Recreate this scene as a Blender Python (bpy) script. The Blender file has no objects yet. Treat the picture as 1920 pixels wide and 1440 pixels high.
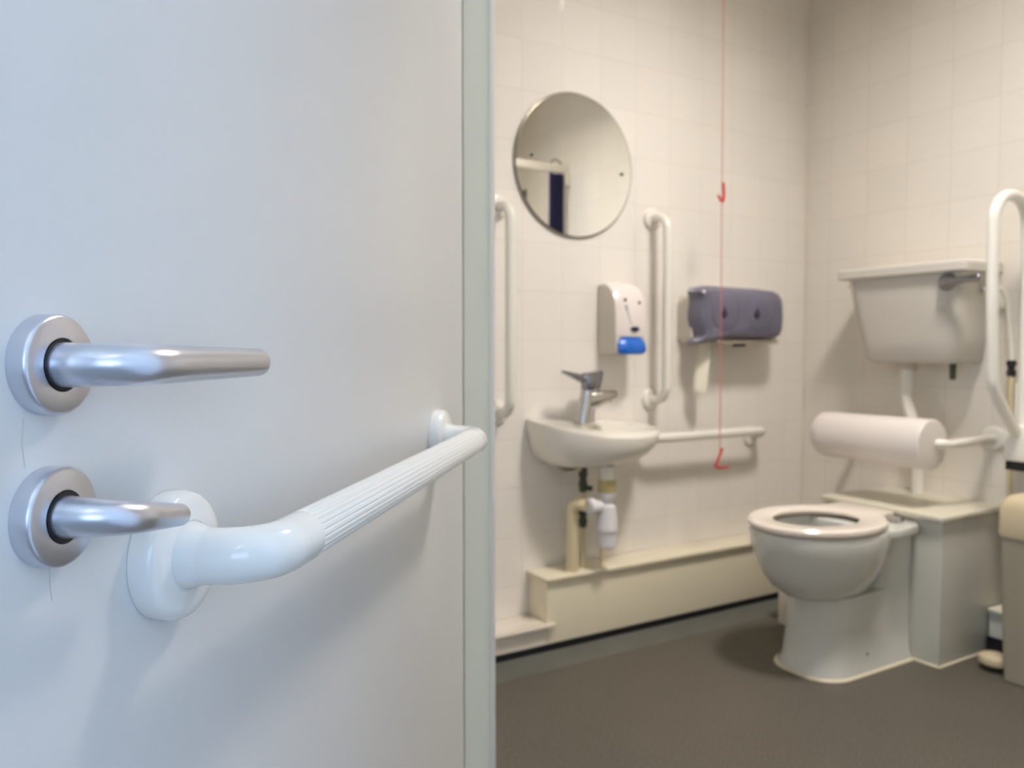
import bpy, bmesh, math
from mathutils import Vector, Matrix
C = bpy.context.scene.collection
PI = math.pi
# ------------------------------------------------------------------ camera, world, exposure
XR, YB, HC = 2.70, 2.198, .97          # right wall plane, back wall plane, eye height
YAW = math.radians(59.05); PITCH = math.atan(68/1511.)
d = (math.cos(YAW), math.sin(YAW)); r_ = (math.sin(YAW), -math.cos(YAW))
fv = Vector((d[0]*math.cos(PITCH), d[1]*math.cos(PITCH), -math.sin(PITCH)))
rv = Vector((r_[0], r_[1], 0)); uv = rv.cross(fv)
cam = bpy.data.cameras.new('camera'); camo = bpy.data.objects.new('camera', cam); C.objects.link(camo)
camo.matrix_world = Matrix(((rv.x, uv.x, -fv.x, 0), (rv.y, uv.y, -fv.y, 0), (rv.z, uv.z, -fv.z, HC), (0, 0, 0, 1)))
cam.sensor_width = 36; cam.lens = 1511/1920*36; cam.clip_start = .02
cam.dof.use_dof = True; cam.dof.focus_distance = .50; cam.dof.aperture_fstop = 9.0
sc = bpy.context.scene; sc.camera = camo
sc.view_settings.view_transform = 'Standard'; sc.view_settings.look = 'None'
sc.view_settings.gamma = 1; sc.view_settings.use_curve_mapping = False
sc.view_settings.exposure = 0.0
w = bpy.data.worlds.new('world'); sc.world = w; w.use_nodes = True
w.node_tree.nodes['Background'].inputs[0].default_value = (.55, .72, 1, 1)
w.node_tree.nodes['Background'].inputs[1].default_value = 0.3
ROOM_LAMP = 158.0; HALL_WIN = 4.6; HALL_WIN2 = 16.0; SPOT = 250.0

# ------------------------------------------------------------------ materials
def L(c):
    return tuple(((v/255)/12.92 if v/255 <= .04045 else ((v/255+.055)/1.055)**2.4) for v in c) + (1,)
def mat(name, col, rough=.4, metal=0, bump=0, bscale=200, var=0, coat=0, alpha=1, trans=0):
    m = bpy.data.materials.new(name); m.use_nodes = True
    nt = m.node_tree; b = nt.nodes['Principled BSDF']
    b.inputs['Base Color'].default_value = col if len(col) == 4 else L(col)
    b.inputs['Roughness'].default_value = rough; b.inputs['Metallic'].default_value = metal
    b.inputs['Coat Weight'].default_value = coat; b.inputs['Alpha'].default_value = alpha
    b.inputs['Transmission Weight'].default_value = trans
    tc = nt.nodes.new('ShaderNodeTexCoord')
    nz = nt.nodes.new('ShaderNodeTexNoise'); nz.inputs['Scale'].default_value = bscale; nz.inputs['Detail'].default_value = 3
    nt.links.new(tc.outputs['Object'], nz.inputs['Vector'])
    if var:
        n2 = nt.nodes.new('ShaderNodeTexNoise'); n2.inputs['Scale'].default_value = 6
        nt.links.new(tc.outputs['Object'], n2.inputs['Vector'])
        hs = nt.nodes.new('ShaderNodeHueSaturation'); hs.inputs['Color'].default_value = b.inputs['Base Color'].default_value
        mr = nt.nodes.new('ShaderNodeMapRange'); mr.inputs[3].default_value = 1-var; mr.inputs[4].default_value = 1+var
        nt.links.new(n2.outputs[0], mr.inputs[0]); nt.links.new(mr.outputs[0], hs.inputs['Value'])
        nt.links.new(hs.outputs[0], b.inputs['Base Color'])
    if bump:
        bp = nt.nodes.new('ShaderNodeBump'); bp.inputs['Strength'].default_value = bump; bp.inputs['Distance'].default_value = .001
        nt.links.new(nz.outputs[0], bp.inputs['Height']); nt.links.new(bp.outputs[0], b.inputs['Normal'])
    return m
def emis(name, col, s):
    m = bpy.data.materials.new(name); m.use_nodes = True; nt = m.node_tree
    nt.nodes.remove(nt.nodes['Principled BSDF'])
    e = nt.nodes.new('ShaderNodeEmission'); e.inputs[0].default_value = col; e.inputs[1].default_value = s
    nt.links.new(e.outputs[0], nt.nodes['Material Output'].inputs[0]); return m
def tile_mat(name, axis, a0, pa, z0, pz, col, grout):
    m = bpy.data.materials.new(name); m.use_nodes = True; nt = m.node_tree; N = nt.nodes; K = nt.links
    b = N['Principled BSDF']
    tc = N.new('ShaderNodeTexCoord'); sp = N.new('ShaderNodeSeparateXYZ'); K.new(tc.outputs['Object'], sp.inputs[0])
    def mth(op, a, bb=None):
        n = N.new('ShaderNodeMath'); n.operation = op
        for i, v in enumerate((a, bb)):
            if v is None: continue
            if isinstance(v, (int, float)): n.inputs[i].default_value = v
            else: K.new(v, n.inputs[i])
        return n.outputs[0]
    def cell(o, off, p):
        s = mth('DIVIDE', mth('SUBTRACT', o, off-p*40), p)
        f = mth('FRACT', s); idx = mth('FLOOR', s)
        dist = mth('MULTIPLY', mth('SUBTRACT', .5, mth('ABSOLUTE', mth('SUBTRACT', f, .5))), p)
        return dist, idx, mth('SUBTRACT', f, .5)
    da, ia, fa = cell(sp.outputs['XYZ'.index(axis)], a0, pa); dz, iz, fz = cell(sp.outputs[2], z0, pz)
    dmin = mth('MINIMUM', da, dz)
    mr = N.new('ShaderNodeMapRange'); mr.interpolation_type = 'SMOOTHSTEP'
    mr.inputs[1].default_value = .0005; mr.inputs[2].default_value = .0018; K.new(dmin, mr.inputs[0])
    pil = N.new('ShaderNodeMapRange'); pil.interpolation_type = 'SMOOTHSTEP'
    pil.inputs[1].default_value = .0; pil.inputs[2].default_value = .012; K.new(dmin, pil.inputs[0])
    cb = N.new('ShaderNodeCombineXYZ'); K.new(ia, cb.inputs[0]); K.new(iz, cb.inputs[1])
    wn = N.new('ShaderNodeTexWhiteNoise'); wn.noise_dimensions = '2D'; K.new(cb.outputs[0], wn.inputs['Vector'])
    sc_ = N.new('ShaderNodeSeparateColor'); K.new(wn.outputs['Color'], sc_.inputs[0])
    # small random lean of each tile
    h = mth('ADD', mth('MULTIPLY', fa, mth('MULTIPLY', mth('SUBTRACT', sc_.outputs[0], .5), .35)),
            mth('MULTIPLY', fz, mth('MULTIPLY', mth('SUBTRACT', sc_.outputs[1], .5), .35)))
    h = mth('ADD', h, pil.outputs[0]); h = mth('ADD', h, mth('MULTIPLY', mr.outputs[0], .6))
    bp = N.new('ShaderNodeBump'); bp.inputs['Strength'].default_value = .4; bp.inputs['Distance'].default_value = .0007
    K.new(h, bp.inputs['Height']); K.new(bp.outputs[0], b.inputs['Normal'])
    mx = N.new('ShaderNodeMix'); mx.data_type = 'RGBA'
    K.new(mr.outputs[0], mx.inputs['Factor']); mx.inputs['A'].default_value = L(grout); mx.inputs['B'].default_value = L(col)
    hs = N.new('ShaderNodeHueSaturation'); K.new(mx.outputs['Result'], hs.inputs['Color'])
    K.new(mth('ADD', .985, mth('MULTIPLY', sc_.outputs[2], .03)), hs.inputs['Value'])
    K.new(hs.outputs[0], b.inputs['Base Color'])
    b.inputs['Roughness'].default_value = .09; b.inputs['IOR'].default_value = 1.6
    return m
M = {}
M['tileb'] = tile_mat('white_tile_back', 'X', 1.354, .1546, .993, .158, (240, 234, 226), (229, 221, 210))
M['tiler'] = tile_mat('white_tile_right', 'Y', 1.447, .1595, .993, .158, (236, 229, 218), (223, 214, 201))
M['paint'] = mat('wall_paint', (236, 230, 214), .6, bump=.15, bscale=120)
M['ceil'] = mat('ceiling_paint', (240, 236, 226), .8, bump=.1)
M['door'] = mat('door_laminate', (226, 226, 226), .33, bump=.05, bscale=30, var=.012)
M['frame'] = mat('frame_paint', (230, 230, 216), .4, bump=.1, bscale=60)
M['edge'] = mat('frame_edge_paint', (232, 230, 222), .35, bump=.1, bscale=60)
M['gap'] = mat('dark_gap', (70, 72, 74), .8)
M['alu'] = mat('satin_aluminium', (214, 217, 228), .31, metal=.9, bump=.03, bscale=900)
M['black'] = mat('black_rubber', (22, 22, 26), .5)
M['wplast'] = mat('white_glossy_plastic', (246, 246, 244), .12, coat=.3)
M['wplast2'] = mat('white_ribbed_plastic', (242, 243, 242), .28)
M['wrail'] = mat('white_enamel_rail', (238, 234, 224), .2, coat=.2)
M['ceramic'] = mat('white_vitreous_china', (236, 231, 220), .12, coat=.4)
M['cistern'] = mat('white_cistern_plastic', (212, 207, 198), .25)
M['seat'] = mat('white_seat_plastic', (240, 230, 218), .18)
M['pan'] = mat('pan_china', (216, 216, 210), .14, coat=.4)
M['boxing'] = mat('cream_gloss_boxing', (236, 226, 200), .28, bump=.12, bscale=40, var=.02)
M['lowbox'] = mat('white_gloss_boxing', (232, 222, 208), .28, bump=.1, bscale=40)
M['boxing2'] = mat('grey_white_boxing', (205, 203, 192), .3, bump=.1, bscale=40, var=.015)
M['shelf'] = mat('shelf_board', (222, 216, 196), .3)
M['seal'] = mat('white_sealant', (226, 216, 190), .4)
M['pad'] = mat('white_vinyl_pad', (232, 224, 218), .42, bump=.1, bscale=300)
M['chrome'] = mat('chrome', (200, 198, 196), .1, metal=1)
M['chromed'] = mat('tap_chrome', (150, 150, 156), .12, metal=1)
M['cream'] = mat('cream_pipe', (224, 210, 172), .4)
M['trap'] = mat('white_trap_plastic', (228, 226, 228), .35)
M['brass'] = mat('yellowed_nut', (196, 180, 128), .45)
M['valve'] = mat('dull_green_valve', (70, 78, 62), .35, metal=.5)
M['rust'] = mat('brown_underside', (92, 76, 58), .6)
M['blue'] = mat('blue_plastic', (28, 104, 205), .3)
M['soap'] = mat('white_soap_cover', (236, 226, 222), .25)
M['soaps'] = mat('soap_back_shell', (214, 206, 194), .4)
M['navy'] = mat('navy_logo', (38, 44, 66), .4)
M['teal'] = mat('pale_teal_print', (128, 165, 172), .5)
M['smoke'] = mat('smoked_blue_plastic', (112, 110, 130), .2, alpha=.93, coat=.3)
M['hole'] = mat('dark_hole', (48, 38, 58), .6)
M['paper'] = mat('tissue_paper', (240, 234, 218), .9, bump=.3, bscale=150)
M['red'] = mat('red_plastic', (205, 52, 38), .35)
M['cord'] = mat('red_cord', (196, 120, 105), .7)
M['bin'] = mat('grey_bin_plastic', (158, 150, 132), .45, bump=.2, bscale=300)
M['binlid'] = mat('cream_bin_lid', (208, 192, 158), .4)
M['curtain'] = mat('navy_curtain_cloth', (28, 30, 66), .85, bump=.3, bscale=100)
M['hall'] = mat('hall_paint', (226, 228, 232), .7)
M['hallfl'] = mat('hall_carpet', (120, 118, 116), .9, bump=.4, bscale=400)
M['stain'] = mat('brown_drip_stain', (206, 200, 196), .6)
M['skirt'] = mat('black_capping', (16, 16, 22), .35)
# mirror
m = mat('mirror_silver', (250, 249, 243), .015, metal=1); M['mirror'] = m
M['medge'] = mat('mirror_bevel', (150, 142, 128), .25, metal=.6)
# floor : dark speckled safety vinyl
def floor_mat():
    m = bpy.data.materials.new('speckled_vinyl'); m.use_nodes = True; nt = m.node_tree; N = nt.nodes; K = nt.links
    b = N['Principled BSDF']; tc = N.new('ShaderNodeTexCoord')
    v = N.new('ShaderNodeTexNoise'); v.inputs['Scale'].default_value = 260; v.inputs['Detail'].default_value = 2; K.new(tc.outputs['Object'], v.inputs['Vector'])
    n = N.new('ShaderNodeTexNoise'); n.inputs['Scale'].default_value = 2.2; n.inputs['Detail'].default_value = 5; K.new(tc.outputs['Object'], n.inputs['Vector'])
    cr = N.new('ShaderNodeValToRGB'); K.new(v.outputs[0], cr.inputs[0])
    cr.color_ramp.elements[0].position = .36; cr.color_ramp.elements[0].color = L((62, 58, 51))
    cr.color_ramp.elements[1].position = .68; cr.color_ramp.elements[1].color = L((118, 112, 99))
    hs = N.new('ShaderNodeHueSaturation'); K.new(cr.outputs[0], hs.inputs['Color'])
    mr = N.new('ShaderNodeMapRange'); mr.inputs[3].default_value = .86; mr.inputs[4].default_value = 1.14
    K.new(n.outputs[0], mr.inputs[0]); K.new(mr.outputs[0], hs.inputs['Value']); K.new(hs.outputs[0], b.inputs['Base Color'])
    b.inputs['Roughness'].default_value = .5
    bp = N.new('ShaderNodeBump'); bp.inputs['Strength'].default_value = .3; bp.inputs['Distance'].default_value = .0008
    K.new(v.outputs[0], bp.inputs['Height']); K.new(bp.outputs[0], b.inputs['Normal'])
    return m
M['floor'] = floor_mat()
M['cove'] = mat('cove_vinyl_painted_sheen', (100, 100, 93), .42, bump=.4, bscale=140, var=.2)  # lighter than the floor: sheen on the curve painted into the colour

# ------------------------------------------------------------------ mesh helpers
def box(bm, x0, x1, y0, y1, z0, z1, bev=0, seg=3):
    t = bmesh.new(); bmesh.ops.create_cube(t, size=1)
    for v in t.verts:
        v.co = Vector(((x0+x1)/2+v.co.x*(x1-x0), (y0+y1)/2+v.co.y*(y1-y0), (z0+z1)/2+v.co.z*(z1-z0)))
    if bev: bmesh.ops.bevel(t, geom=t.edges[:], offset=bev, segments=seg, profile=.5, affect='EDGES')
    merge(bm, t)
def merge(bm, t):
    me = bpy.data.meshes.new('tmp'); t.to_mesh(me); t.free(); bm.from_mesh(me); bpy.data.meshes.remove(me)
def loft(bm, rings, cap0=True, cap1=True, closed=True):
    vs = [[bm.verts.new(p) for p in r] for r in rings]
    n = len(rings[0])
    for a, b in zip(vs, vs[1:]):
        for i in range(n if closed else n-1):
            j = (i+1) % n; bm.faces.new((a[i], a[j], b[j], b[i]))
    if cap0: bm.faces.new(vs[0][::-1])
    if cap1: bm.faces.new(vs[-1])
def tube(bm, pts, rad, seg=24, mod=None, cap=True, round_end=False):
    pts = [Vector(p) for p in pts]; n = len(pts)
    R = rad if isinstance(rad, (list, tuple)) else [rad]*n
    tang = [(pts[min(i+1, n-1)]-pts[max(i-1, 0)]).normalized() for i in range(n)]
    t0 = tang[0]; a = Vector((0, 0, 1)) if abs(t0.z) < .9 else Vector((1, 0, 0))
    u = (a-t0*a.dot(t0)).normalized(); rings = []
    for i in range(n):
        t = tang[i]; u = (u-t*u.dot(t)).normalized(); v = t.cross(u)
        rings.append([pts[i]+(u*math.cos(k*2*PI/seg)+v*math.sin(k*2*PI/seg))*(R[i]*(mod(k) if mod else 1)) for k in range(seg)])
    if round_end:
        r = R[-1]; t = tang[-1]; v = t.cross(u); base = pts[-1]
        for q in range(1, 6):
            ang = q*PI/2/6
            rings.append([base+t*(r*.8*math.sin(ang))+(u*math.cos(k*2*PI/seg)+v*math.sin(k*2*PI/seg))*(r*math.cos(ang)) for k in range(seg)])
    loft(bm, rings, cap, cap)
def fillet(pts, r, n=10):
    pts = [Vector(p) for p in pts]; out = [pts[0]]
    for i in range(1, len(pts)-1):
        p = pts[i]; a = (pts[i-1]-p); b = (pts[i+1]-p); la, lb = a.length, b.length; a.normalize(); b.normalize()
        th = a.angle(b); rr = r if not isinstance(r, (list, tuple)) else r[i-1]
        dd = min(rr/math.tan(th/2), la*.49 if i > 1 else la*.98, lb*.49 if i < len(pts)-2 else lb*.98); rr = dd*math.tan(th/2)
        c = p+(a+b).normalized()*(rr/math.sin(th/2)); s = p+a*dd-c; e = p+b*dd-c
        ang = s.angle(e); ax = s.cross(e).normalized()
        for k in range(n+1): out.append(c+Matrix.Rotation(ang*k/n, 3, ax) @ s)
    out.append(pts[-1]); return out
def lathe(bm, prof, loc, axis, seg=48):
    """profile (distance along axis, radius) turned about an axis"""
    axis = Vector(axis).normalized(); loc = Vector(loc)
    a = Vector((0, 0, 1)) if abs(axis.z) < .9 else Vector((1, 0, 0)); u = axis.cross(a).normalized(); v = axis.cross(u)
    rings = [[loc+axis*h+(u*math.cos(k*2*PI/seg)+v*math.sin(k*2*PI/seg))*max(r, 1e-5) for k in range(seg)] for h, r in prof]
    loft(bm, rings, prof[0][1] > 1e-4, prof[-1][1] > 1e-4)
    return bm
def rings_rr(z, x0, x1, y0, y1, r, n=8, rb=None):
    """rounded rectangle ring at height z ; rb = radius at the x1 (wall) side"""
    rb = r if rb is None else rb; P = []
    for cx, cy, a0, rr in ((x1-rb, y1-rb, 0, rb), (x0+r, y1-r, 90, r), (x0+r, y0+r, 180, r), (x1-rb, y0+rb, 270, rb)):
        for k in range(n+1):
            a = math.radians(a0+90*k/n); P.append((cx+rr*math.cos(a), cy+rr*math.sin(a), z))
    return P
def prism(bm, poly, axis, a, b, bev=0):
    """poly: 2-D outline extruded along axis from a to b"""
    t = bmesh.new()
    f = {'X': lambda p, q: (q, p[0], p[1]), 'Y': lambda p, q: (p[0], q, p[1]), 'Z': lambda p, q: (p[0], p[1], q)}[axis]
    loft(t, [[f(p, a) for p in poly], [f(p, b) for p in poly]])
    bmesh.ops.recalc_face_normals(t, faces=t.faces[:])
    if bev:
        es = [e for e in t.edges if len(e.link_faces) == 2 and e.calc_face_angle() > .9]
        bmesh.ops.bevel(t, geom=es, offset=bev, segments=3, profile=.5, affect='EDGES')
    merge(bm, t)
def obj(name, bm, m, parent=None, smooth=True, loc=None):
    bmesh.ops.recalc_face_normals(bm, faces=bm.faces[:])
    off = Vector(loc) if loc is not None else Vector((0, 0, 0))
    if parent is not None:
        p = parent
        while p is not None:
            off = off+p.location if p.rotation_euler.z == 0 else off
            p = p.parent
    for v in bm.verts: v.co -= off
    me = bpy.data.meshes.new(name); bm.to_mesh(me); bm.free()
    me.materials.append(m)
    if smooth:
        me.polygons.foreach_set('use_smooth', [True]*len(me.polygons))
        try: me.set_sharp_from_angle(angle=math.radians(38))
        except Exception: pass
    o = bpy.data.objects.new(name, me); C.objects.link(o)
    if loc is not None: o.location = loc
    if parent is not None: o.parent = parent
    return o
def tag(o, label, cat, group=None, kind=None):
    o['label'] = label; o['category'] = cat
    if group: o['group'] = group
    if kind: o['kind'] = kind
    return o
def thing(name, label, cat, loc, group=None, rotz=0):
    o = bpy.data.objects.new(name, None); C.objects.link(o); o.location = loc; o.rotation_euler = (0, 0, rotz)
    o.empty_display_size = .05
    return tag(o, label, cat, group)
def struct(name, bm, m, label, cat, smooth=False):
    o = obj(name, bm, m, smooth=smooth); return tag(o, label, cat, kind='structure')
B = bmesh.new

# ------------------------------------------------------------------ room shell
ZC = 2.72; YO = -.42; XD0, XD1 = .624, .680       # ceiling, opposite wall, door partition faces
DY0, DY1, DZ = .16, 1.197, 2.0                    # doorway opening
bm = B(); box(bm, XD0-.001, XR+.1, YO-.1, YB+.1, -.06, 0)
struct('floor', bm, M['floor'], 'dark grey speckled vinyl floor of the washroom', 'floor')
bm = B(); box(bm, -1.8, XD0-.001, -2.8, YB+.1, -.06, 0)
struct('floor', bm, M['hallfl'], 'grey carpet floor of the hallway outside the washroom', 'floor')
bm = B(); box(bm, -1.9, XR+.1, -2.9, YB+.1, ZC, ZC+.06)
struct('ceiling', bm, M['ceil'], 'white painted ceiling over the washroom and hallway', 'ceiling')
bm = B(); box(bm, XD0, XR+.1, YB, YB+.1, 0, ZC)
struct('wall_back', bm, M['tileb'], 'white square tiled wall carrying the round mirror and basin', 'wall')
bm = B(); box(bm, XR, XR+.1, YO-.1, YB, 0, ZC)
struct('wall_right', bm, M['tiler'], 'white square tiled wall behind the toilet cistern', 'wall')
bm = B(); box(bm, XD1, XR, YO-.1, YO, 0, ZC)
struct('wall_front', bm, M['paint'], 'cream painted wall facing the mirror', 'wall')
bm = B(); box(bm, XD0, XD1, DY1+.035, YB, 0, ZC); box(bm, XD0, XD1, DY0-.035, DY1+.035, DZ+.035, ZC); box(bm, XD0, XD1, -2.8, DY0-.035, 0, ZC)
struct('wall_left', bm, M['hall'], 'thin painted partition that holds the doorway', 'wall')
bm = B()
box(bm, -1.9, -1.8, -2.8, -.6, 0, ZC); box(bm, -1.9, -1.8, .4, YB+.1, 0, ZC)
box(bm, -1.9, -1.8, -.6, .4, 0, .9); box(bm, -1.9, -1.8, -.6, .4, 2.3, ZC)
struct('wall_hall_side', bm, M['hall'], 'pale hallway wall with a window behind the viewer', 'wall')
bm = B(); box(bm, -1.9, -1.2, -2.9, -2.8, 0, ZC); box(bm, .3, XD0, -2.9, -2.8, 0, ZC); box(bm, -1.2, .3, -2.9, -2.8, 0, .8); box(bm, -1.2, .3, -2.9, -2.8, 2.3, ZC)
struct('wall_hall_end', bm, M['hall'], 'pale hallway end wall around a bright window', 'wall')
bm = B(); box(bm, -1.8, XD0, YB, YB+.1, 0, ZC)
struct('wall_hall_back', bm, M['hall'], 'pale hallway wall behind the open door', 'wall')
# daylight windows of the hallway
def window(n, x0, x1, y0, y1, z0, z1, strength, label, along):
    bm = B(); t = .05
    if along == 'X':
        for a, b_, c, e in ((x0, x1, z0, z0+t), (x0, x1, z1-t, z1), (x0, x0+t, z0, z1), (x1-t, x1, z0, z1), ((x0+x1)/2-t/2, (x0+x1)/2+t/2, z0, z1)):
            box(bm, a, b_, y0, y1, c, e)
    else:
        for a, b_, c, e in ((y0, y1, z0, z0+t), (y0, y1, z1-t, z1), (y0, y0+t, z0, z1), (y1-t, y1, z0, z1)):
            box(bm, x0, x1, a, b_, c, e)
    f = struct('window_%d' % n, bm, M['edge'], label, 'window')
    bm = B()
    if along == 'X': box(bm, x0+t, x1-t, (y0+y1)/2-.004, (y0+y1)/2+.004, z0+t, z1-t)
    else: box(bm, (x0+x1)/2-.004, (x0+x1)/2+.004, y0+t, y1-t, z0+t, z1-t)
    obj('window_pane', bm, emis('daylight_pane_%d' % n, (.56, .75, 1, 1), strength), f, smooth=False)
window(1, -1.2, .3, -2.87, -2.81, .8, 2.3, HALL_WIN, 'bright daylit window at the end of the hallway', 'X')
window(2, -1.87, -1.81, -.6, .4, .9, 2.3, HALL_WIN2, 'bright daylit window in the hallway side wall', 'Y')

# door frame (trim) with dark joint
bm = B()
box(bm, XD0, XD1-.008, DY1, DY1+.035, 0, DZ+.035); box(bm, XD0, XD1, DY0-.035, DY0, 0, DZ+.035); box(bm, XD0, XD1, DY0, DY1, DZ, DZ+.035)
t = struct('trim_1', bm, M['frame'], 'pale greenish white door frame beside the open door', 'door frame')
bm = B(); box(bm, XD1-.008, XD1+.004, DY1-.0015, DY1+.035, 0, DZ+.035, .002); obj('edge_bead', bm, M['edge'], t)

# ceiling lamp of the washroom
lx, ly = 1.74, .95
t = thing('ceiling_lamp', 'square white ceiling lamp above the washroom floor', 'lamp', (lx, ly, ZC))
bm = B(); box(bm, lx-.19, lx+.19, ly-.19, ly+.19, ZC-.03, ZC)
for a, b_, c_, e in ((lx-.19, lx-.172, ly-.19, ly+.19), (lx+.172, lx+.19, ly-.19, ly+.19), (lx-.172, lx+.172, ly-.19, ly-.172), (lx-.172, lx+.172, ly+.172, ly+.19)):
    box(bm, a, b_, c_, e, ZC-.125, ZC-.03)
obj('lamp_housing', bm, M['ceil'], t)
for k in range(3):
    bm = B(); x = lx-.172+.086*(k+1); box(bm, x-.003, x+.003, ly-.172, ly+.172, ZC-.075, ZC-.045); obj('louvre_fin', bm, M['ceil'], t)
bm = B(); box(bm, lx-.165, lx+.165, ly-.165, ly+.165, ZC-.042, ZC-.031); obj('diffuser', bm, emis('warm_diffuser', (1, .935, .875, 1), ROOM_LAMP), t)
# three hallway downlights
for i, (x, y) in enumerate(((.05, -.9), (-.25, -1.25), (-.55, -1.6))):
    t = thing('ceiling_downlight', 'small round hallway ceiling downlight, %s' % ('the one nearest the washroom doorway', 'the middle one of three', 'the one farthest from the washroom doorway')[i], 'lamp', (x, y, ZC), 'hallway downlights')
    bm = B(); lathe(bm, [(0, .05), (.006, .05), (.008, .046), (.004, .036), (0, .036)], (x, y, ZC), (0, 0, -1)); obj('downlight_rim', bm, M['wplast'], t)
    bm = B(); lathe(bm, [(.0005, .022), (.003, .022)], (x, y, ZC), (0, 0, -1)); obj('bulb', bm, emis('spot_%d' % i, (1, .93, .82, 1), SPOT), t)

# ------------------------------------------------------------------ floor edge : cove, black capping
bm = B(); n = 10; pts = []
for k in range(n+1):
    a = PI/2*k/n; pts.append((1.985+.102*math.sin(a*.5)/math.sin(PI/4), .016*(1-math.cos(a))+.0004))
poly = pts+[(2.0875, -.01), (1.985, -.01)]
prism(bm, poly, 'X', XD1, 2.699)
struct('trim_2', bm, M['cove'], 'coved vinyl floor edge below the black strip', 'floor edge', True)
bm = B(); box(bm, XD1, 2.699, 2.083, 2.09, .010, .036, .001)
struct('baseboard_back', bm, M['skirt'], 'thin black capping strip along the foot of the cream boxing', 'skirting')
bm = B(); box(bm, XR-.007, XR, YB-.007, YB, .25, ZC, .002)
struct('trim_3', bm, M['lowbox'], 'pale sealant line up the tiled corner', 'sealant')
bm = B(); box(bm, 2.592, 2.60, YO, 1.388, 0, .055, .001)
struct('baseboard_right', bm, M['skirt'], 'black skirting strip under the low boxing beside the bin', 'skirting')

# pipe boxings
t = thing('pipe_boxing', 'long cream boxing with top board under the basin', 'boxing', (1.9, 2.198, 0))
bm = B(); box(bm, 1.381, 2.70, 2.09, 2.197, .0, .236, .001); obj('front_panel', bm, M['boxing'], t)
bm = B(); box(bm, 1.370, 2.70, 2.074, 2.197, .236, .250, .004); obj('top_board', bm, M['boxing'], t)
t = thing('pipe_boxing', 'low white boxing beside the door frame, left of the cream one', 'boxing', (1.0, 2.198, 0))
bm = B(); box(bm, XD1+.001, 1.380, 2.09, 2.197, .0, .092, .001); obj('front_panel', bm, M['lowbox'], t)
bm = B(); box(bm, XD1+.001, 1.404, 2.070, 2.0885, .0925, .104, .003); box(bm, XD1+.001, 1.380, 2.08, 2.197, .0925, .104, .003); obj('top_board', bm, M['lowbox'], t)
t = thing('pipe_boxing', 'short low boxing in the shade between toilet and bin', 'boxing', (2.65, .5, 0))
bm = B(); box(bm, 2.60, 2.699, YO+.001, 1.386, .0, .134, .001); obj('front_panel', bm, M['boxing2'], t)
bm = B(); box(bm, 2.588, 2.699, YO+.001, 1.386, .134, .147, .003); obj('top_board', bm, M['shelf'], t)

# ------------------------------------------------------------------ toilet box, shelf
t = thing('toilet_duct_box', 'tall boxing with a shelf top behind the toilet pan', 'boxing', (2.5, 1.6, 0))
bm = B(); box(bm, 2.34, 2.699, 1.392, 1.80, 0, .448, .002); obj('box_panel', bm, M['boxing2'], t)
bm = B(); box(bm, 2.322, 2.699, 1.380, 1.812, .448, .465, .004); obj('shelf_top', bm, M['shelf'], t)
bm = B(); box(bm, 2.334, 2.3405, 1.386, 1.50, 0, .006, .002); box(bm, 2.334, 2.59, 1.386, 1.3925, 0, .006, .002); obj('sealant_bead', bm, M['seal'], t)
bm = B(); box(bm, 2.25, 2.339, 1.76, 1.925, .0, .22, .002)
tag(obj('pipe_cover', bm, M['lowbox']), 'small white boxing low down behind the toilet bowl', 'boxing')

# ------------------------------------------------------------------ toilet
TY = 1.595
def egg(z, xf, xb, w, n=56, e=2.3):
    P = []; xm = xf+(xb-xf)*.52
    for k in range(n):
        a = 2*PI*k/n; c, s = math.cos(a), math.sin(a)
        x = xm+(abs(c)**(2/e))*(1 if c > 0 else -1)*((xb-xm) if c > 0 else (xm-xf)); y = TY+(abs(s)**(2/e))*(1 if s > 0 else -1)*w
        P.append((x, y, z))
    return P
t = thing('toilet', 'white close toilet pan on a pedestal with open seat ring', 'toilet', (2.1, TY, 0))
bm = B()
loft(bm, [rings_rr(z, xf, 2.338, TY-w, TY+w, rr, rb=.004) for z, xf, w, rr in
          ((0, 1.940, .118, .10), (.012, 1.940, .118, .10), (.03, 1.950, .110, .10), (.12, 1.960, .106, .10), (.236, 1.962, .106, .10))])
loft(bm, [rings_rr(z, xf, 2.338, TY-w, TY+w, .04, rb=.006) for z, xf, w in ((.205, 2.205, .1025), (.236, 2.20, .1052), (.26, 2.20, .1062), (.40, 2.215, .112), (.425, 2.215, .120))])
obj('pedestal', bm, M['pan'], t)
bm = B()
R_ = [egg(z, xf, xb, w, e=2.15) for z, xf, xb, w in
      ((.222, 1.955, 2.14, .06), (.232, 1.925, 2.17, .095), (.255, 1.893, 2.20, .124), (.29, 1.862, 2.225, .146), (.33, 1.840, 2.243, .163), (.38, 1.824, 2.255, .175), (.42, 1.817, 2.262, .180), (.432, 1.820, 2.258, .177), (.436, 1.828, 2.25, .170),
       (.434, 1.875, 2.20, .125), (.415, 1.872, 2.205, .128), (.37, 1.872, 2.205, .125), (.33, 1.888, 2.19, .117), (.285, 1.915, 2.16, .098), (.258, 1.95, 2.12, .07), (.248, 1.99, 2.08, .04))]
loft(bm, R_); obj('bowl', bm, M['pan'], t)
bm = B(); poly = [(2.337, TY-.125), (2.337, TY+.125), (2.30, TY+.155), (2.20, TY+.165), (2.13, TY+.15), (2.13, TY-.15), (2.20, TY-.165), (2.30, TY-.155)]
prism(bm, poly, 'Z', .405, .434, .006); obj('rear_deck', bm, M['pan'], t)
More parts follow.
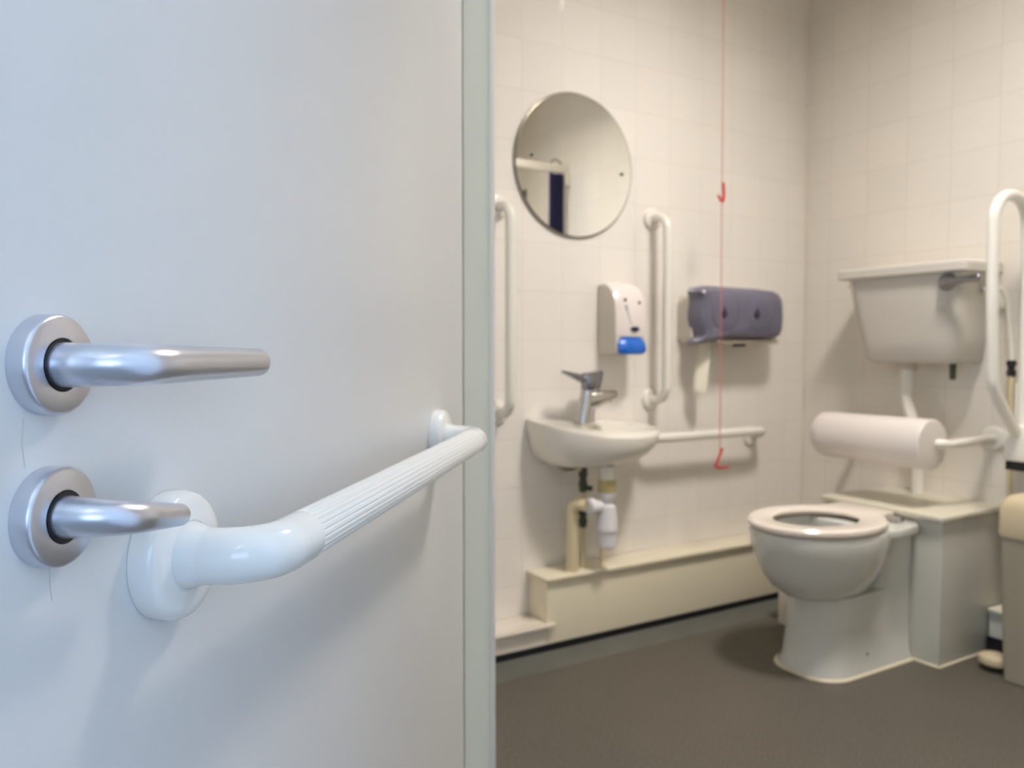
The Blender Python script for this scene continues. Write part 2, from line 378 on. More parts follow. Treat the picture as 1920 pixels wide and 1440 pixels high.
# seat ring
bm = B(); n = 72
def seat_out(a, k=0):
    c, s = math.cos(a), math.sin(a)
    x = 2.03+(.222-k)*c; y = TY+(.183-k)*s
    if c > .1:     # squarer at the hinge end, reaching back as a tab
        tt = (c-.1)/.9; x = 2.03+(.222-k)*c+.035*max(0, 1-(s/.45)**4)*(tt**.5 if abs(s) < .45 else 0)
    return x, y
def seat_in(a, k=0): return 2.025+(.139+k)*math.cos(a), TY+(.110+k)*math.sin(a)
for k in range(n+1): pass
prof = [(0, .006, .438), (0, .0, .444), (0, 0, .454), (0, .006, .460), (1, .006, .459), (1, .0, .455), (1, .002, .449), (1, .008, .444)]
rings = []
for k in range(n):
    a = 2*PI*k/n; ring = []
    for side, kk, z in prof:
        x, y = seat_out(a, kk) if side == 0 else seat_in(a, kk)
        ring.append((x, y, z))
    rings.append(ring)
loft(bm, rings+[rings[0]], False, False); bmesh.ops.remove_doubles(bm, verts=bm.verts[:], dist=1e-5)
obj('seat_ring', bm, M['seat'], t)
bm = B(); poly = [(2.20, TY-.080), (2.300, TY-.072), (2.308, TY-.062), (2.308, TY+.105), (2.300, TY+.115), (2.20, TY+.12)]
prism(bm, poly, 'Z', .440, .4605, .004); obj('seat_tab', bm, M['seat'], t)
for y0, y1 in ((TY-.125, TY-.078), (TY+.119, TY+.145)):
    bm = B(); tube(bm, [(2.262, y0, .449), (2.262, y1, .449)], .009, 16); tube(bm, [(2.262, (y0+y1)/2, .434), (2.262, (y0+y1)/2, .449)], .008, 16)
    o = obj('hinge', bm, M['chrome'], t); o['label'] = 'chrome seat hinge'
bm = B(); lathe(bm, [(0, .006), (.004, .005), (.005, 0)], (2.13, TY-.105, .055), (0, -1, 0), 16); o = obj('fixing_screw', bm, M['valve'], t)
bm = B()
loft(bm, [rings_rr(z, 1.932, 2.334, TY-w, TY+w, .10, rb=.002) for z, w in ((.0005, .126), (.004, .124), (.006, .119))]); obj('sealant_bead', bm, M['seal'], t)

# ------------------------------------------------------------------ cistern
t = thing('cistern', 'white high level cistern on the tiled wall above the toilet', 'cistern', (2.69, 1.645, .92))
bm = B()
loft(bm, [rings_rr(z, xf, 2.698, y0, y1, rr, rb=.004) for z, xf, y0, y1, rr in
          ((.918, 2.56, 1.50, 1.80, .05), (.922, 2.545, 1.488, 1.815, .055), (.935, 2.535, 1.478, 1.825, .06), (1.0, 2.522, 1.470, 1.838, .06), (1.1, 2.508, 1.460, 1.856, .06), (1.212, 2.498, 1.452, 1.872, .055))])
obj('tank', bm, M['cistern'], t)
bm = B()
loft(bm, [rings_rr(z, xf, 2.699, y0, y1, .03, rb=.004) for z, xf, y0, y1 in
          ((1.210, 2.482, 1.428, 1.888), (1.213, 2.478, 1.424, 1.892), (1.238, 2.478, 1.424, 1.892), (1.245, 2.484, 1.430, 1.886), (1.2465, 2.50, 1.445, 1.87))])
obj('lid', bm, M['cistern'], t)
lv = t
bm = B(); lathe(bm, [(0, .028), (.012, .028), (.020, .022), (.03, .016), (.034, .0)], (2.500, 1.486, 1.178), (-1, 0, 0), 24)
pts = [(2.472, 1.49, 1.178), (2.468, 1.46, 1.176), (2.468, 1.42, 1.180), (2.470, 1.375, 1.183)]
tube(bm, pts, [.017, .012, .011, .013], 16, round_end=True)
o = obj('flush_lever', bm, M['chromed'], t); o['label'] = 'chrome flush lever'
bm = B(); lathe(bm, [(0, .006), (.004, .005), (.006, 0)], (2.499, 1.845, 1.185), (-1, 0, 0), 16); obj('cover_cap', bm, M['cistern'], t)
bm = B(); tube(bm, [(2.62, 1.535, .92), (2.62, 1.535, .865)], [.011, .009], 12); obj('overflow_stub', bm, M['valve'], t)
t = thing('flush_pipe', 'white bent flush pipe from the cistern down to the shelf', 'pipe', (2.63, 1.66, .465))
bm = B(); tube(bm, fillet([(2.62, 1.695, .90), (2.62, 1.697, .80), (2.62, 1.655, .66), (2.62, 1.648, .466)], .06), .021, 20); obj('pipe', bm, M['wrail'], t)
bm = B(); lathe(bm, [(0, .030), (.02, .030), (.024, .024)], (2.62, 1.695, .918), (0, 0, -1), 12); obj('nut', bm, M['soaps'], t)
t = thing('supply_pipe', 'thin white water pipe with black valve beside the cistern', 'pipe', (2.67, 1.375, .147))
bm = B(); tube(bm, fillet([(2.63, 1.452, 1.158), (2.66, 1.405, 1.158), (2.668, 1.39, 1.12), (2.67, 1.376, .93)], .02), .008, 14); obj('flexible_hose', bm, M['wrail'], t)
bm = B(); tube(bm, [(2.64, 1.445, 1.158), (2.655, 1.415, 1.158)], .015, 14); obj('elbow_nut', bm, M['wrail'], t)
bm = B(); lathe(bm, [(0, .013), (.016, .014), (.018, .010), (.030, .010), (.032, .014), (.05, .013)], (2.67, 1.376, .93), (0, 0, -1), 16); o = obj('valve', bm, M['black'], t); o['label'] = 'black valve'
bm = B(); tube(bm, [(2.67, 1.376, .88), (2.67, 1.366, .147)], .009, 14); obj('pipe', bm, M['cream'], t)

# ------------------------------------------------------------------ grab rails
def rose(bm, loc, axis, r=.040, th=.014):
    lathe(bm, [(0, r), (th*.35, r), (th*.7, r*.95), (th*.92, r*.84), (th, r*.68), (th, r*.52)], loc, axis, 48)
    return bm
def wall_rail(name, label, a, b, out, h=.085, rt=.0165, group=None, rr=.038, lift=0):
    a, b, out = Vector(a), Vector(b), Vector(out); up = Vector((0, 0, lift))
    t = thing(name, label, 'grab rail', (a+b)/2, group)
    bm = B(); tube(bm, fillet([a+out*.003, a+out*h+up, b+out*h+up, b+out*.003], .05), rt, 24); obj('bar', bm, M['wrail'], t)
    for p in (a, b):
        bm = B(); rose(bm, p+out*.0005, out, rr); obj('end_plate', bm, M['wrail'], t)
    return t
W = (0, -1, 0)
wall_rail('grab_rail', 'white vertical grab rail between soap dispenser and toilet roll dispenser', (1.89, YB, 1.422), (1.89, YB, .788), W)
wall_rail('grab_rail', 'white vertical grab rail left of the mirror, beside the door frame', (1.262, YB, 1.408), (1.262, YB, .766), W)
wall_rail('grab_rail', 'white horizontal grab rail under the toilet roll dispenser', (1.822, YB, .628), (2.395, YB, .628), W, lift=.030)
t = thing('toilet_back_rest', 'white cylindrical padded back rest on a bar above the toilet', 'back rest', (2.41, 1.66, .67))
bm = B(); tube(bm, fillet([(2.698, 1.437, .674), (2.425, 1.437, .670), (2.415, 1.90, .670), (2.698, 1.90, .674)], .045), .0145, 20); obj('bar', bm, M['wrail'], t)
for y in (1.437, 1.90):
    bm = B(); rose(bm, (2.6995, y, .674), (-1, 0, 0), .040); obj('end_plate', bm, M['wrail'], t)
bm = B(); n = 40
def padr(y, s, cx=2.405, cz=.668):
    P = []
    for k in range(n):
        a = 2*PI*k/n; c, q = math.cos(a), math.sin(a)
        P.append((cx+.078*s*abs(c)**.9*(1 if c > 0 else -1), y, cz+.080*s*abs(q)**.95*(1 if q > 0 else -1)))
    return P
loft(bm, [padr(y, s) for y, s in ((1.466, .90), (1.4675, .965), (1.472, .995), (1.48, 1), (1.65, .985), (1.84, .97), (1.862, .93), (1.874, .82), (1.879, .6))])
obj('cushion', bm, M['pad'], t)

# fold-up support rail
t = thing('folding_support_rail', 'white folding support rail parked upright beside the cistern', 'support rail', (2.69, 1.30, .6))
Y = 1.30
bm = B(); tube(bm, fillet([(2.580, Y, .69), (2.425, Y, .845), (2.408, Y, 1.10), (2.405, Y, 1.42), (2.585, Y, 1.42), (2.60, Y, 1.2), (2.60, Y, .70)], [.12, .3, .088, .088, .3]), .0165, 24); obj('loop', bm, M['wrail'], t)
bm = B(); box(bm, 2.555, 2.640, Y-.035, Y+.035, .625, .735, .006); obj('hinge_block', bm, M['wrail'], t)
bm = B(); box(bm, 2.640, 2.699, Y-.05, Y+.05, .60, .86, .006); obj('wall_plate', bm, M['wrail'], t)
bm = B(); box(bm, 2.560, 2.636, Y-.03, Y+.03, .597, .624, .003); o = obj('stop_block', bm, M['black'], t); o['label'] = 'black stop block'

# ------------------------------------------------------------------ sanitary bin
t = thing('sanitary_bin', 'grey plastic sanitary bin with cream lid at the right edge', 'bin', (2.50, 1.05, 0))
bm = B(); loft(bm, [rings_rr(z, x0, 2.585, .86, y1, .014) for z, x0, y1 in ((.003, 2.416, 1.248), (.42, 2.405, 1.262), (.43, 2.405, 1.262))]); obj('body', bm, M['bin'], t)
bm = B(); loft(bm, [rings_rr(z, x0, x1, .85+k, y1, .018) for z, x0, x1, y1, k in
      ((.425, 2.401, 2.585, 1.266, 0), (.432, 2.399, 2.586, 1.268, 0), (.508, 2.401, 2.586, 1.266, 0), (.530, 2.407, 2.583, 1.260, .005), (.543, 2.42, 2.575, 1.248, .02), (.549, 2.440, 2.56, 1.228, .04))]); obj('lid', bm, M['binlid'], t)
bm = B()
loft(bm, [[(2.475+.042*s*math.cos(a), 1.30+.046*s*math.sin(a), z) for a in [2*PI*k/28 for k in range(28)]] for z, s in ((.016, .75), (.022, .95), (.032, 1), (.042, .93), (.048, .7))])
box(bm, 2.46, 2.49, 1.24, 1.29, .018, .03); obj('pedal', bm, M['binlid'], t)

# ------------------------------------------------------------------ mirror
mx, mz, mr_ = 1.557, 1.568, .236
t = thing('mirror', 'round frameless mirror above the basin', 'mirror', (mx, YB, mz))
bm = B(); lathe(bm, [(.001, mr_-.001), (.007, mr_), (.0085, mr_-.001), (.010, mr_-.005)], (mx, YB, mz), W, 128); obj('bevelled_edge', bm, M['medge'], t)
bm = B(); lathe(bm, [(.0101, mr_-.0052), (.0103, mr_-.0052)], (mx, YB, mz), W, 128); obj('glass', bm, M['mirror'], t)
for x, z in ((1.383, 1.583), (1.747, 1.560)):
    bm = B(); lathe(bm, [(.0104, .0065), (.014, .006), (.0155, 0)], (x, YB, z), W, 20); o = obj('mirror_screw', bm, M['valve'], t); o['label'] = 'dark fixing screw'

# ------------------------------------------------------------------ soap dispenser
t = thing('soap_dispenser', 'white wall soap dispenser with blue push lever above the basin', 'soap dispenser', (1.72, YB, 1.06))
bm = B(); poly = [(2.197, .950), (2.105, .950), (2.098, .958), (2.101, 1.06), (2.110, 1.12), (2.122, 1.155), (2.140, 1.174), (2.165, 1.182), (2.197, 1.182)]
prism(bm, poly, 'X', 1.656, 1.784, .004); obj('back_shell', bm, M['soaps'], t)
bm = B()
rings = []
for k, (y, z) in enumerate(((2.1045, 1.006), (2.092, 1.008), (2.089, 1.03), (2.090, 1.08), (2.095, 1.12), (2.106, 1.15), (2.124, 1.173), (2.147, 1.186), (2.17, 1.188))):
    ring = []
    for j in range(13):
        u = -1+2*j/12; ring.append((1.7205+.0625*u*(1-.02*(k == 0)), y+.010*abs(u)**3.2, z-(.003*abs(u)**4 if k > 5 else 0)))
    ring += [(p[0], p[1]+.009, p[2]-.002) for p in ring[::-1]]
    rings.append(ring)
loft(bm, rings); obj('front_cover', bm, M['soap'], t)
bm = B()
def lev(z, y, w_, dy=.034):
    P = []
    for j in range(17):
        u = -1+2*j/16; P.append((1.721+w_*u, y+.014*abs(u)**3, z))
    return P+[(1.721+w_, y+dy, z), (1.721-w_, y+dy, z)]
loft(bm, [lev(1.0045, 2.094, .050), (lev(1.000, 2.088, .053)), lev(.98, 2.078, .058), lev(.962, 2.074, .058), lev(.951, 2.078, .052), lev(.947, 2.086, .042, .02)])
o = obj('push_lever', bm, M['blue'], t); o['label'] = 'blue push lever'
bm = B(); poly = [(1.728+.018*math.cos(a), 1.034+(.006 if math.sin(a) > 0 else .012)*math.sin(a)) for a in [2*PI*k/24 for k in range(24)]]
prism(bm, poly, 'Y', 2.0865, 2.0905); obj('logo', bm, M['navy'], t)
for x, z in ((1.692, 1.128), (1.752, 1.120)):
    bm = B(); lathe(bm, [(0, .0055), (.002, .005), (.003, 0)], (x, 2.0955, z), W, 16); obj('rivet', bm, M['navy'], t)
bm = B()
for k in range(6):   # the small printed letters running down the cover
    x = 1.695+.0035*k; z = 1.106-.011*k
    box(bm, x-.0035, x+.0035, 2.0885-.0005*0, 2.0935, z-.0012, z+.0012); box(bm, x-.0035, x-.002, 2.0885, 2.0935, z-.004, z+.004)
obj('printed_text', bm, M['teal'], t)

# ------------------------------------------------------------------ toilet roll dispenser
t = thing('toilet_roll_dispenser', 'smoked blue twin toilet roll dispenser on the tiled wall', 'toilet roll dispenser', (2.2, YB, 1.08))
def rpoly(x0, x1, z0, z1, rs, n=8):
    P = []
    for (cx, cz, a0, r) in ((x1-rs[0], z1-rs[0], 0, rs[0]), (x0+rs[1], z1-rs[1], 90, rs[1]), (x0+rs[2], z0+rs[2], 180, rs[2]), (x1-rs[3], z0+rs[3], 270, rs[3])):
        for k in range(n+1):
            a = math.radians(a0+90*k/n); P.append((cx+r*math.cos(a), cz+r*math.sin(a)))
    return P
bm = B(); prism(bm, rpoly(2.014, 2.452, .984, 1.172, (.06, .05, .03, .03)), 'Y', 2.122, 2.197, .003); box(bm, 2.10, 2.42, 2.085, 2.18, .984, .998, .003)
obj('back_plate', bm, M['soaps'], t)
bm = B()
out = []
base = [(2.440, 1.130), (2.432, 1.155), (2.412, 1.174), (2.38, 1.184), (2.30, 1.188), (2.15, 1.190), (2.05, 1.190), (2.015, 1.184), (2.002, 1.168), (2.010, 1.150), (2.012, 1.13), (2.006, 1.10), (2.006, 1.07), (2.016, 1.035), (2.022, 1.01), (2.004, .990), (2.008, .982), (2.05, .988), (2.10, 1.000), (2.16, 1.004), (2.40, 1.004), (2.425, 1.012), (2.438, 1.035), (2.442, 1.08)]
cxm, czm = 2.2, 1.09
def shrink(s, y, dx=0): return [(cxm+(x-cxm)*s+dx, y, czm+(z-czm)*s) for x, z in base]
for s, y, dx in ((1.0, 2.135, 0), (1.0, 2.118, 0), (.985, 2.095, 0), (.955, 2.075, -.002), (.90, 2.064, -.004), (.80, 2.059, -.004)):
    out.append(shrink(s, y, dx))
loft(bm, out, False, True); bmesh.ops.recalc_face_normals(bm, faces=bm.faces[:]); obj('cover', bm, M['smoke'], t)
for x in (2.112, 2.292):
    bm = B(); lathe(bm, [(0, .078), (.006, .072), (.012, .058), (.016, .038), (.0175, .02), (.018, 0)], (x, 2.066, 1.095), W, 40); obj('roll_housing', bm, M['smoke'], t)
for x in (2.098, 2.262):
    yk = 2.0475
    bm = B(); poly = [(x-.013, 1.093), (x-.007, 1.098), (x, 1.112), (x+.007, 1.098), (x+.013, 1.093), (x+.011, 1.083), (x, 1.073), (x-.011, 1.083)]
    prism(bm, poly, 'Y', yk-.002, yk+.006); obj('keyhole', bm, M['hole'], t)
bm = B(); box(bm, 2.20, 2.25, 2.09, 2.11, .974, .984, .002); obj('latch', bm, M['hole'], t)
for x in (2.105, 2.305):
    bm = B(); lathe(bm, [(0, .02), (0, .066), (.035, .066), (.035, .02)], (x, 2.118, 1.095), W, 40)
    o = tag(obj('toilet_roll', bm, M['paper']), 'white toilet roll inside the smoked cover, %s one' % ('left' if x < 2.2 else 'right'), 'toilet roll')
bm = B()
rings = []
for k in range(15):
    z = 1.02-.212*k/14; ring = []; wv = 1-.25*max(0, (k-9)/5)**2
    for j in range(9):
        u = -1+2*j/8
        ring.append((2.062+.003*math.sin(k*.5)+(.030+.003*math.cos(k*.45))*u*wv, 2.118+.010*math.sin(u*2.6+k*.28)+.002*k/14, z+(.012*u*math.sin(3*u) if k == 14 else 0)))
    ring += [(p[0], p[1]+.0012, p[2]) for p in ring[::-1]]
    rings.append(ring)
loft(bm, rings); tag(obj('tissue_strip', bm, M['paper']), 'crumpled strip of tissue hanging below the roll dispenser', 'toilet paper')

# ------------------------------------------------------------------ emergency cord
t = thing('emergency_pull_cord', 'red alarm pull cord hanging from the ceiling before the roll dispenser', 'pull cord', (2.03, 2.0, ZC))
bm = B(); tube(bm, [(2.024, 2.0, ZC), (2.034, 2.0, .60)], .0016, 8); obj('cord', bm, M['cord'], t)
def px(dx, dz, X0=2.030, Z0=1.497, Y0=1.996):   # offsets along the wall direction
    return (X0+dx, Y0, Z0+dz)
bm = B(); tube(bm, fillet([px(.002, .032), px(.006, .0), px(.003, -.034), px(-.010, -.030), px(-.022, -.012)], .006, 4), [.0042]*0 or .0042, 8); o = obj('pull_handle', bm, M['red'], t); o['label'] = 'upper red pull handle'
bm = B(); tube(bm, fillet([px(.008, .034, 2.034, .590), px(-.008, .004, 2.034, .590), px(-.026, -.028, 2.034, .590), px(.0, -.034, 2.034, .590), px(.032, -.032, 2.034, .590)], .006, 4), .0045, 8); o = obj('pull_handle', bm, M['red'], t); o['label'] = 'lower red pull handle'
bm = B(); lathe(bm, [(0, .03), (.02, .028), (.03, .012)], (2.024, 2.0, ZC), (0, 0, -1), 24); obj('ceiling_switch', bm, M['wplast'], t)

# ------------------------------------------------------------------ basin
t = thing('wash_basin', 'small white wall hung wash basin under the soap dispenser', 'basin', (1.6, YB, .72))
def crom(P, n):
    out = []; m_ = len(P)
    for i in range(m_-1):
        p0, p1, p2, p3 = P[max(i-1, 0)], P[i], P[i+1], P[min(i+2, m_-1)]
        for k in range(n):
            s = k/n
            out.append(tuple(.5*((2*p1[j])+(-p0[j]+p2[j])*s+(2*p0[j]-5*p1[j]+4*p2[j]-p3[j])*s*s+(-p0[j]+3*p1[j]-3*p2[j]+p3[j])*s**3) for j in range(3)))
    out.append(tuple(P[-1])); return out
rim = crom([(1.368, 2.196, .742), (1.366, 2.150, .738), (1.383, 2.08, .729), (1.428, 2.02, .716), (1.52, 1.966, .697), (1.635, 1.948, .689), (1.735, 1.978, .691), (1.800, 2.05, .700), (1.822, 2.12, .707), (1.826, 2.196, .714)], 6)
backline = [(1.826+(1.368-1.826)*k/14, 2.196, .714+(.742-.714)*k/14) for k in range(1, 14)]
full = rim+backline; cb = Vector((1.60, 2.10, .70))
def sc2(s, dz, abs_z=None, mixz=0, c=cb, back=2.196):
    P = []
    for x, y, z in full:
        X = c.x+(x-c.x)*s; Yv = c.y+(y-c.y)*s
        if abs(y-2.196) < 1e-4 and back: Yv = back
        P.append((X, Yv, (z+dz)*(1-mixz)+(abs_z or 0)*mixz))
    return P
cbot = Vector((1.485, 2.10, .7))
def ring_under(s, zoff, zt, mixz):
    P = []
    for x, y, z in full:
        c = cbot; X = c.x+(x-c.x)*s; Yv = c.y+(y-c.y)*s
        if abs(y-2.196) < 1e-4: Yv = 2.196
        P.append((X, Yv, (z+zoff)*(1-mixz)+zt*mixz))
    return P
inner_c = Vector((1.655, 2.06, .7))
def ring_in(sx, zz, mixz):
    P = []
    for x, y, z in full:
        a = math.atan2(y-cb.y, x-cb.x)
        X = inner_c.x+.135*sx*math.cos(a); Yv = inner_c.y+.088*sx*math.sin(a)
        P.append((X, Yv, (z-.0)*(1-mixz)*1+zz*mixz))
    return P
bm = B()
rings = [ring_under(.30, -.1, .590, 1), ring_under(.45, -.1, .592, 1), ring_under(.62, -.09, .600, .95), ring_under(.77, -.085, .615, .85), ring_under(.88, -.075, .64, .6), ring_under(.955, -.045, .66, .3), ring_under(.985, -.022, .66, .1), ring_under(1, -.008, 0, 0), ring_under(1, -.002, 0, 0), ring_under(.985, .0005, 0, 0)]
rings += [ring_in(1.0, .706, .75), ring_in(.96, .695, .9), ring_in(.86, .66, 1), ring_in(.6, .635, 1), ring_in(.2, .628, 1)]
loft(bm, rings); obj('basin_bowl', bm, M['ceramic'], t)
bm = B(); tube(bm, [(1.585, 2.05, .592), (1.585, 2.05, .548)], .026, 24); obj('waste_outlet', bm, M['ceramic'], t)
bm = B(); tube(bm, [(1.485, 2.12, .615), (1.485, 2.12, .588), (1.486, 2.12, .578)], [.045, .04, .02], 20); o = obj('tap_nut', bm, M['rust'], t); o['label'] = 'brown stained nut under the tap'

t = thing('basin_tap', 'chrome lever mixer tap on the left end of the basin', 'tap', (1.535, 2.105, .735))
bm = B()
rings = []
for (cx, cz, hw, hd) in ((1.540, .728, .036, .028), (1.540, .745, .034, .027), (1.548, .78, .033, .025), (1.558, .810, .036, .024), (1.562, .836, .034, .024)):
    rings.append([(cx+hw*math.cos(a), 2.11+hd*math.sin(a), cz) for a in [2*PI*k/28 for k in range(28)]])
loft(bm, rings)
rings = []
for (x, z, hh, hw) in ((1.545, .796, .036, .022), (1.580, .803, .029, .021), (1.610, .811, .020, .019), (1.636, .818, .012, .016)):
    rings.append([(x, 2.105-.3*(x-1.545)+hw*math.cos(a), z+hh*math.sin(a)) for a in [2*PI*k/20 for k in range(20)]])
loft(bm, rings)
obj('tap_body', bm, M['chrome'], t)
bm = B(); lathe(bm, [(0, .010), (.010, .010)], (1.618, 2.086, .804), (.25, -.1, -1), 16); obj('spout_aerator', bm, M['rust'], t)
bm = B(); rings = [[(cx+hw*math.cos(a), 2.108+hd*math.sin(a), cz+.10*hw*math.cos(a)) for a in [2*PI*k/28 for k in range(28)]] for (cx, cz, hw, hd) in ((1.562, .836, .033, .025), (1.563, .842, .036, .027), (1.568, .886, .040, .028), (1.567, .892, .037, .025))]
loft(bm, rings); obj('tap_cap', bm, M['chromed'], t)
bm = B(); rings = []
for k in range(8):
    s = k/7; x = 1.545-.092*s; z = .864+.030*s; hw = .019*(1-.45*s); th = .016*(1-.75*s)+.001
    rings.append([(x, 2.108+hw*math.cos(a), z+th*math.sin(a)) for a in [2*PI*j/16 for j in range(16)]])
loft(bm, rings); obj('tap_lever', bm, M['chromed'], t)

t = thing('bottle_trap', 'white plastic bottle trap hanging below the basin', 'bottle trap', (1.585, 2.05, .33))
c = (1.585, 2.05)
bm = B(); lathe(bm, [(.0, .030), (.040, .030)], (c[0], c[1], .548), (0, 0, -1), 12); o = obj('upper_nut', bm, M['brass'], t); o['label'] = 'yellowed ring nut'
bm = B(); lathe(bm, [(0, .027), (.015, .027), (.020, .018), (.040, .017), (.046, .028), (.080, .033)], (c[0], c[1], .508), (0, 0, -1), 28); obj('neck', bm, M['trap'], t)
bm = B(); lathe(bm, [(0, .032), (.018, .035), (.036, .037), (.044, .037), (.046, .033), (.095, .031), (.102, .024), (.104, 0)], (c[0], c[1], .4275), (0, 0, -1), 32); obj('bottle', bm, M['trap'], t)
bm = B(); tube(bm, [(1.56, 2.05, .462), (1.528, 2.05, .465)], .020, 20); lathe(bm, [(0, .018), (.005, .026), (.014, .029), (.024, .027), (.029, .021)], (1.538, 2.05, .466), (-1, 0, 0), 24); obj('side_nut', bm, M['trap'], t)
t = thing('waste_pipe', 'cream elbow waste pipe beside the bottle trap', 'pipe', (1.454, 2.06, .25))
bm = B(); tube(bm, fillet([(1.50, 2.05, .466), (1.454, 2.055, .466), (1.454, 2.13, .2505)], .0) if 0 else fillet([(1.507, 2.055, .470), (1.482, 2.098, .474), (1.487, 2.10, .2505)], .028), .0195, 24); obj('pipe', bm, M['cream'], t)
t = thing('tap_supply_pipe', 'thin pipe with dark green valves behind the bottle trap', 'pipe', (1.545, 2.12, .25))
bm = B(); tube(bm, fillet([(1.525, 2.12, .60), (1.541, 2.12, .55), (1.541, 2.12, .2505)], .03), .008, 12); obj('pipe', bm, M['cream'], t)
for z0, z1 in ((.585, .50), (.45, .385)):
    bm = B(); lathe(bm, [(0, .010), (.005, .014), ((z0-z1)*.35, .015), ((z0-z1)*.5, .011), ((z0-z1)*.65, .015), ((z0-z1), .012)], (1.541, 2.12, z0), (0, 0, -1), 8)
    if z0 > .5: tube(bm, [(1.541, 2.12, .515), (1.565, 2.10, .512)], .009, 8)
    o = obj('valve', bm, M['valve'], t); o['label'] = 'dark green valve'
bm = B(); tube(bm, fillet([(1.625, 2.12, .40), (1.62, 2.12, .32), (1.62, 2.12, .2505)], .02), .008, 12)
tag(obj('tap_supply_pipe', bm, M['cream']), 'short thin cream pipe behind the trap bottle, right hand one', 'pipe')

# ------------------------------------------------------------------ shower curtain rail seen in the mirror
t = thing('curtain_rail', 'white curtain rail seen in the mirror', 'curtain rail', (2.2, .5, 2.0))
bm = B(); box(bm, 1.25, 2.697, .485, .515, 1.975, 2.018, .004); obj('rail', bm, M['wrail'], t)
bm = B(); box(bm, 1.25, 1.28, .485, .515, 2.018, ZC); obj('ceiling_hanger', bm, M['wrail'], t)
bm = B(); box(bm, 2.675, 2.699, .47, .53, 1.90, 1.975, .003); obj('bracket', bm, M['wrail'], t)
bm = B(); rings = []
for z in (1.965, 1.7, 1.4, .9):
    ring = [(2.570+.090*(j/20), .5+.018*math.sin(j*1.3), z) for j in range(21)]
    ring += [(p[0], p[1]+.004, p[2]) for p in ring[::-1]]; rings.append(ring)
loft(bm, rings); tag(obj('curtain', bm, M['curtain']), 'bunched navy curtain hanging from the rail seen in the mirror', 'curtain')
bm = B(); tube(bm, [(2.616+.040*math.cos(a), .5, 2.0+.046*math.sin(a)) for a in [2*PI*k/32 for k in range(33)]], .005, 8)
tag(obj('curtain_ring', bm, M['chromed']), 'metal ring over the curtain rail in the mirror', 'ring')
t = thing('wall_bracket', 'small green grey bracket seen low left in the mirror', 'bracket', (2.695, .015, 1.9))
bm = B(); box(bm, 2.69, 2.699, -.02, .05, 1.86, 1.96, .002); obj('bracket_plate', bm, M['valve'], t)
bm = B(); tube(bm, [(2.69, .015, 1.93), (2.60, -.02, 1.935)], .012, 10); obj('bracket_arm', bm, M['valve'], t)
bm = B(); tube(bm, [(2.69, .015, 1.88), (2.62, -.01, 1.93)], .008, 10); obj('bracket_brace', bm, M['valve'], t)

# ------------------------------------------------------------------ door leaf (own frame: x from hinge to latch, y out of the visible face)
DR = math.atan2(-.7643, -.6448); HX, HY = .6239, 1.1965
droot = tag(bpy.data.objects.new('door_1', None), 'wide off-white door standing open in the foreground', 'door', kind='structure'); C.objects.link(droot)
droot.location = (HX, HY, 0); droot.rotation_euler = (0, 0, DR)
bm = B(); box(bm, .008, 1.02, -.044, 0, .01, 1.985, .0012); obj('door_panel', bm, M['door'], droot)
bm = B(); box(bm, -.006, .0075, -.040, -.003, .01, 1.985); obj('hinge_joint', bm, M['gap'], droot)
def handle(zc, s0, reach, length, r0, r1, drop=0):
    # reach = neck length out of the door, length = lever toward the hinge
    h = bpy.data.objects.new('lever_handle', None); C.objects.link(h); h.parent = droot; h.location = (0, 0, 0)
    bm = B(); lathe(bm, [(.0002, .0252), (.0085, .0252), (.0098, .0245), (.0105, .0232), (.0105, .0135), (.0095, .0128), (.0095, .0)], (s0, 0, zc), (0, 1, 0), 96); o = obj('rose', bm, M['alu'], h)
    bm = B(); lathe(bm, [(.0096, .0128), (.0108, .0128), (.0108, .0095)], (s0, 0, zc), (0, 1, 0), 48); o = obj('collar_ring', bm, M['black'], h); o['label'] = 'black ring around the lever neck'
    bm = B(); P = fillet([(s0, .009, zc), (s0, reach, zc), (s0-length, reach-.002, zc-drop)], .032, 16); n = len(P)
    acc = [0]
    for a, b_ in zip(P, P[1:]): acc.append(acc[-1]+(b_-a).length)
    P2 = []; R2 = []
    for k in range(41):
        s = acc[-1]*k/40; i = max(j for j in range(n) if acc[j] <= s+1e-9); i = min(i, n-2)
        f = (s-acc[i])/max(acc[i+1]-acc[i], 1e-9); P2.append(P[i].lerp(P[i+1], f)); R2.append(r0+(r1-r0)*(k/40)**.8)
    tube(bm, P2, R2, 40, round_end=True)
    obj('lever', bm, M['alu'], h)
    return h
h1 = handle(.9615, .9572, .047, .135, .0113, .0092, .001); h1['label'] = 'satin metal lever handle, upper and longer one'
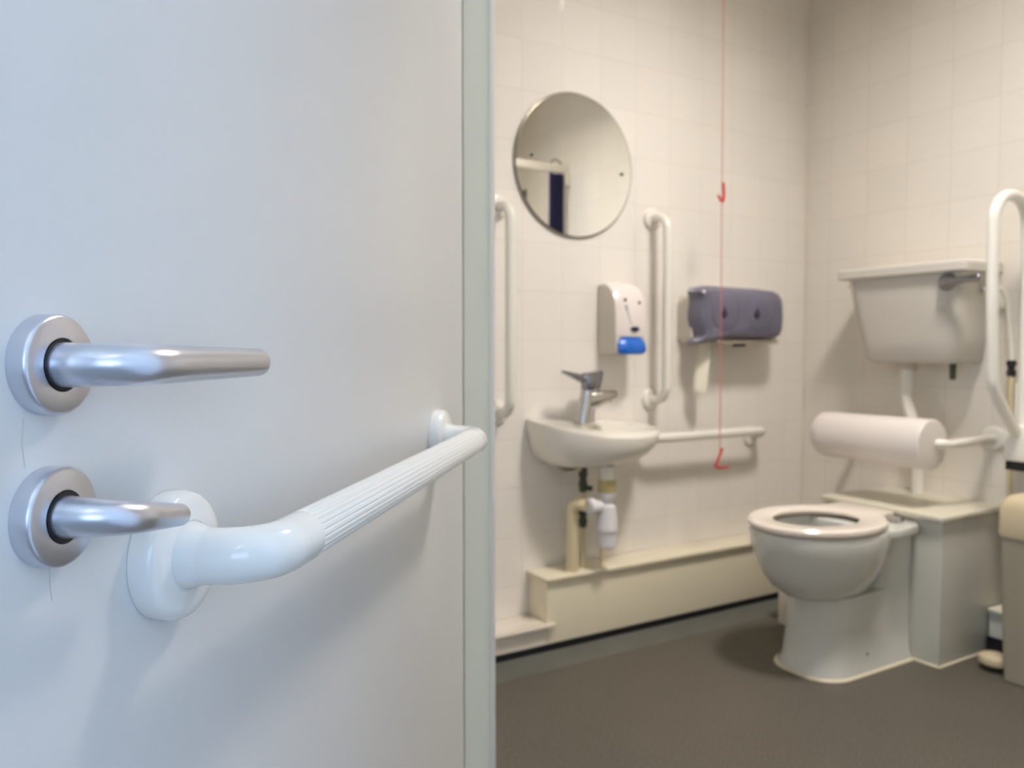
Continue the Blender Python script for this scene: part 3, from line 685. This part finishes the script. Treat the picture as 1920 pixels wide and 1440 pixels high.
h2 = handle(.8855, .9581, .037, .060, .0110, .0064, .0105); h2['label'] = 'satin metal turn lever, lower and shorter one'
bm = B(); tube(bm, [(.972, .0001, .936), (.9735, .0001, .925), (.972, .0001, .912)], .00022, 6); obj('scuff_line', bm, M['stain'], droot)
bm = B(); tube(bm, [(.9575, .0001, .859), (.9572, .0001, .848), (.9562, .0001, .842)], .00022, 6); obj('scuff_line', bm, M['stain'], droot)
# pull rail on the door
def dl(s, o_, z):   # door frame -> world
    cr, sr = math.cos(DR), math.sin(DR); return Vector((HX+s*cr-o_*sr, HY+s*sr+o_*cr, z))
ZR = .8405; s1, s2 = .8567, .190; HO = .064
nrm = (dl(0, 1, 0)-dl(0, 0, 0))
t = thing('door_grab_rail', 'white ribbed plastic grab rail across the open door', 'grab rail', dl((s1+s2)/2, 0, ZR))
path = fillet([dl(s1, .012, ZR), dl(s1, HO, ZR), dl(s2, HO, ZR), dl(s2, .012, ZR)], .034, 24)
cut1 = dl(s1-.058, HO, ZR); cut2 = dl(s2+.045, HO, ZR)
i1 = len(path)//2
bm = B(); tube(bm, list(path[:i1])+[cut1], .0176, 48); obj('elbow', bm, M['wplast'], t)
bm = B(); tube(bm, [cut2]+list(path[i1:]), .0176, 48); obj('elbow', bm, M['wplast'], t)
SEG = 24*8
def flute(k):
    p = (k % 8)/8; return 1-.055*max(0, math.cos(2*PI*p))**2
bm = B(); N_ = 12; tube(bm, [cut1.lerp(cut2, k/N_) for k in range(N_+1)], .0172, SEG, mod=flute); o = obj('ribbed_grip', bm, M['wplast2'], t)
for s in (s1, s2):
    bm = B(); lathe(bm, [(.0003, .0398), (.006, .0403), (.0115, .0398), (.0145, .0383), (.0163, .0355), (.0172, .031), (.0174, .0222), (.0166, .0216)], dl(s, 0, ZR), nrm, 96); obj('end_plate', bm, M['wplast'], t)
    bm = B(); lathe(bm, [(.0150, .0214), (.018, .0209), (.021, .0199), (.025, .0186), (.028, .01785), (.030, .01755)], dl(s, 0, ZR), nrm, 64); obj('collar', bm, M['wplast'], t)
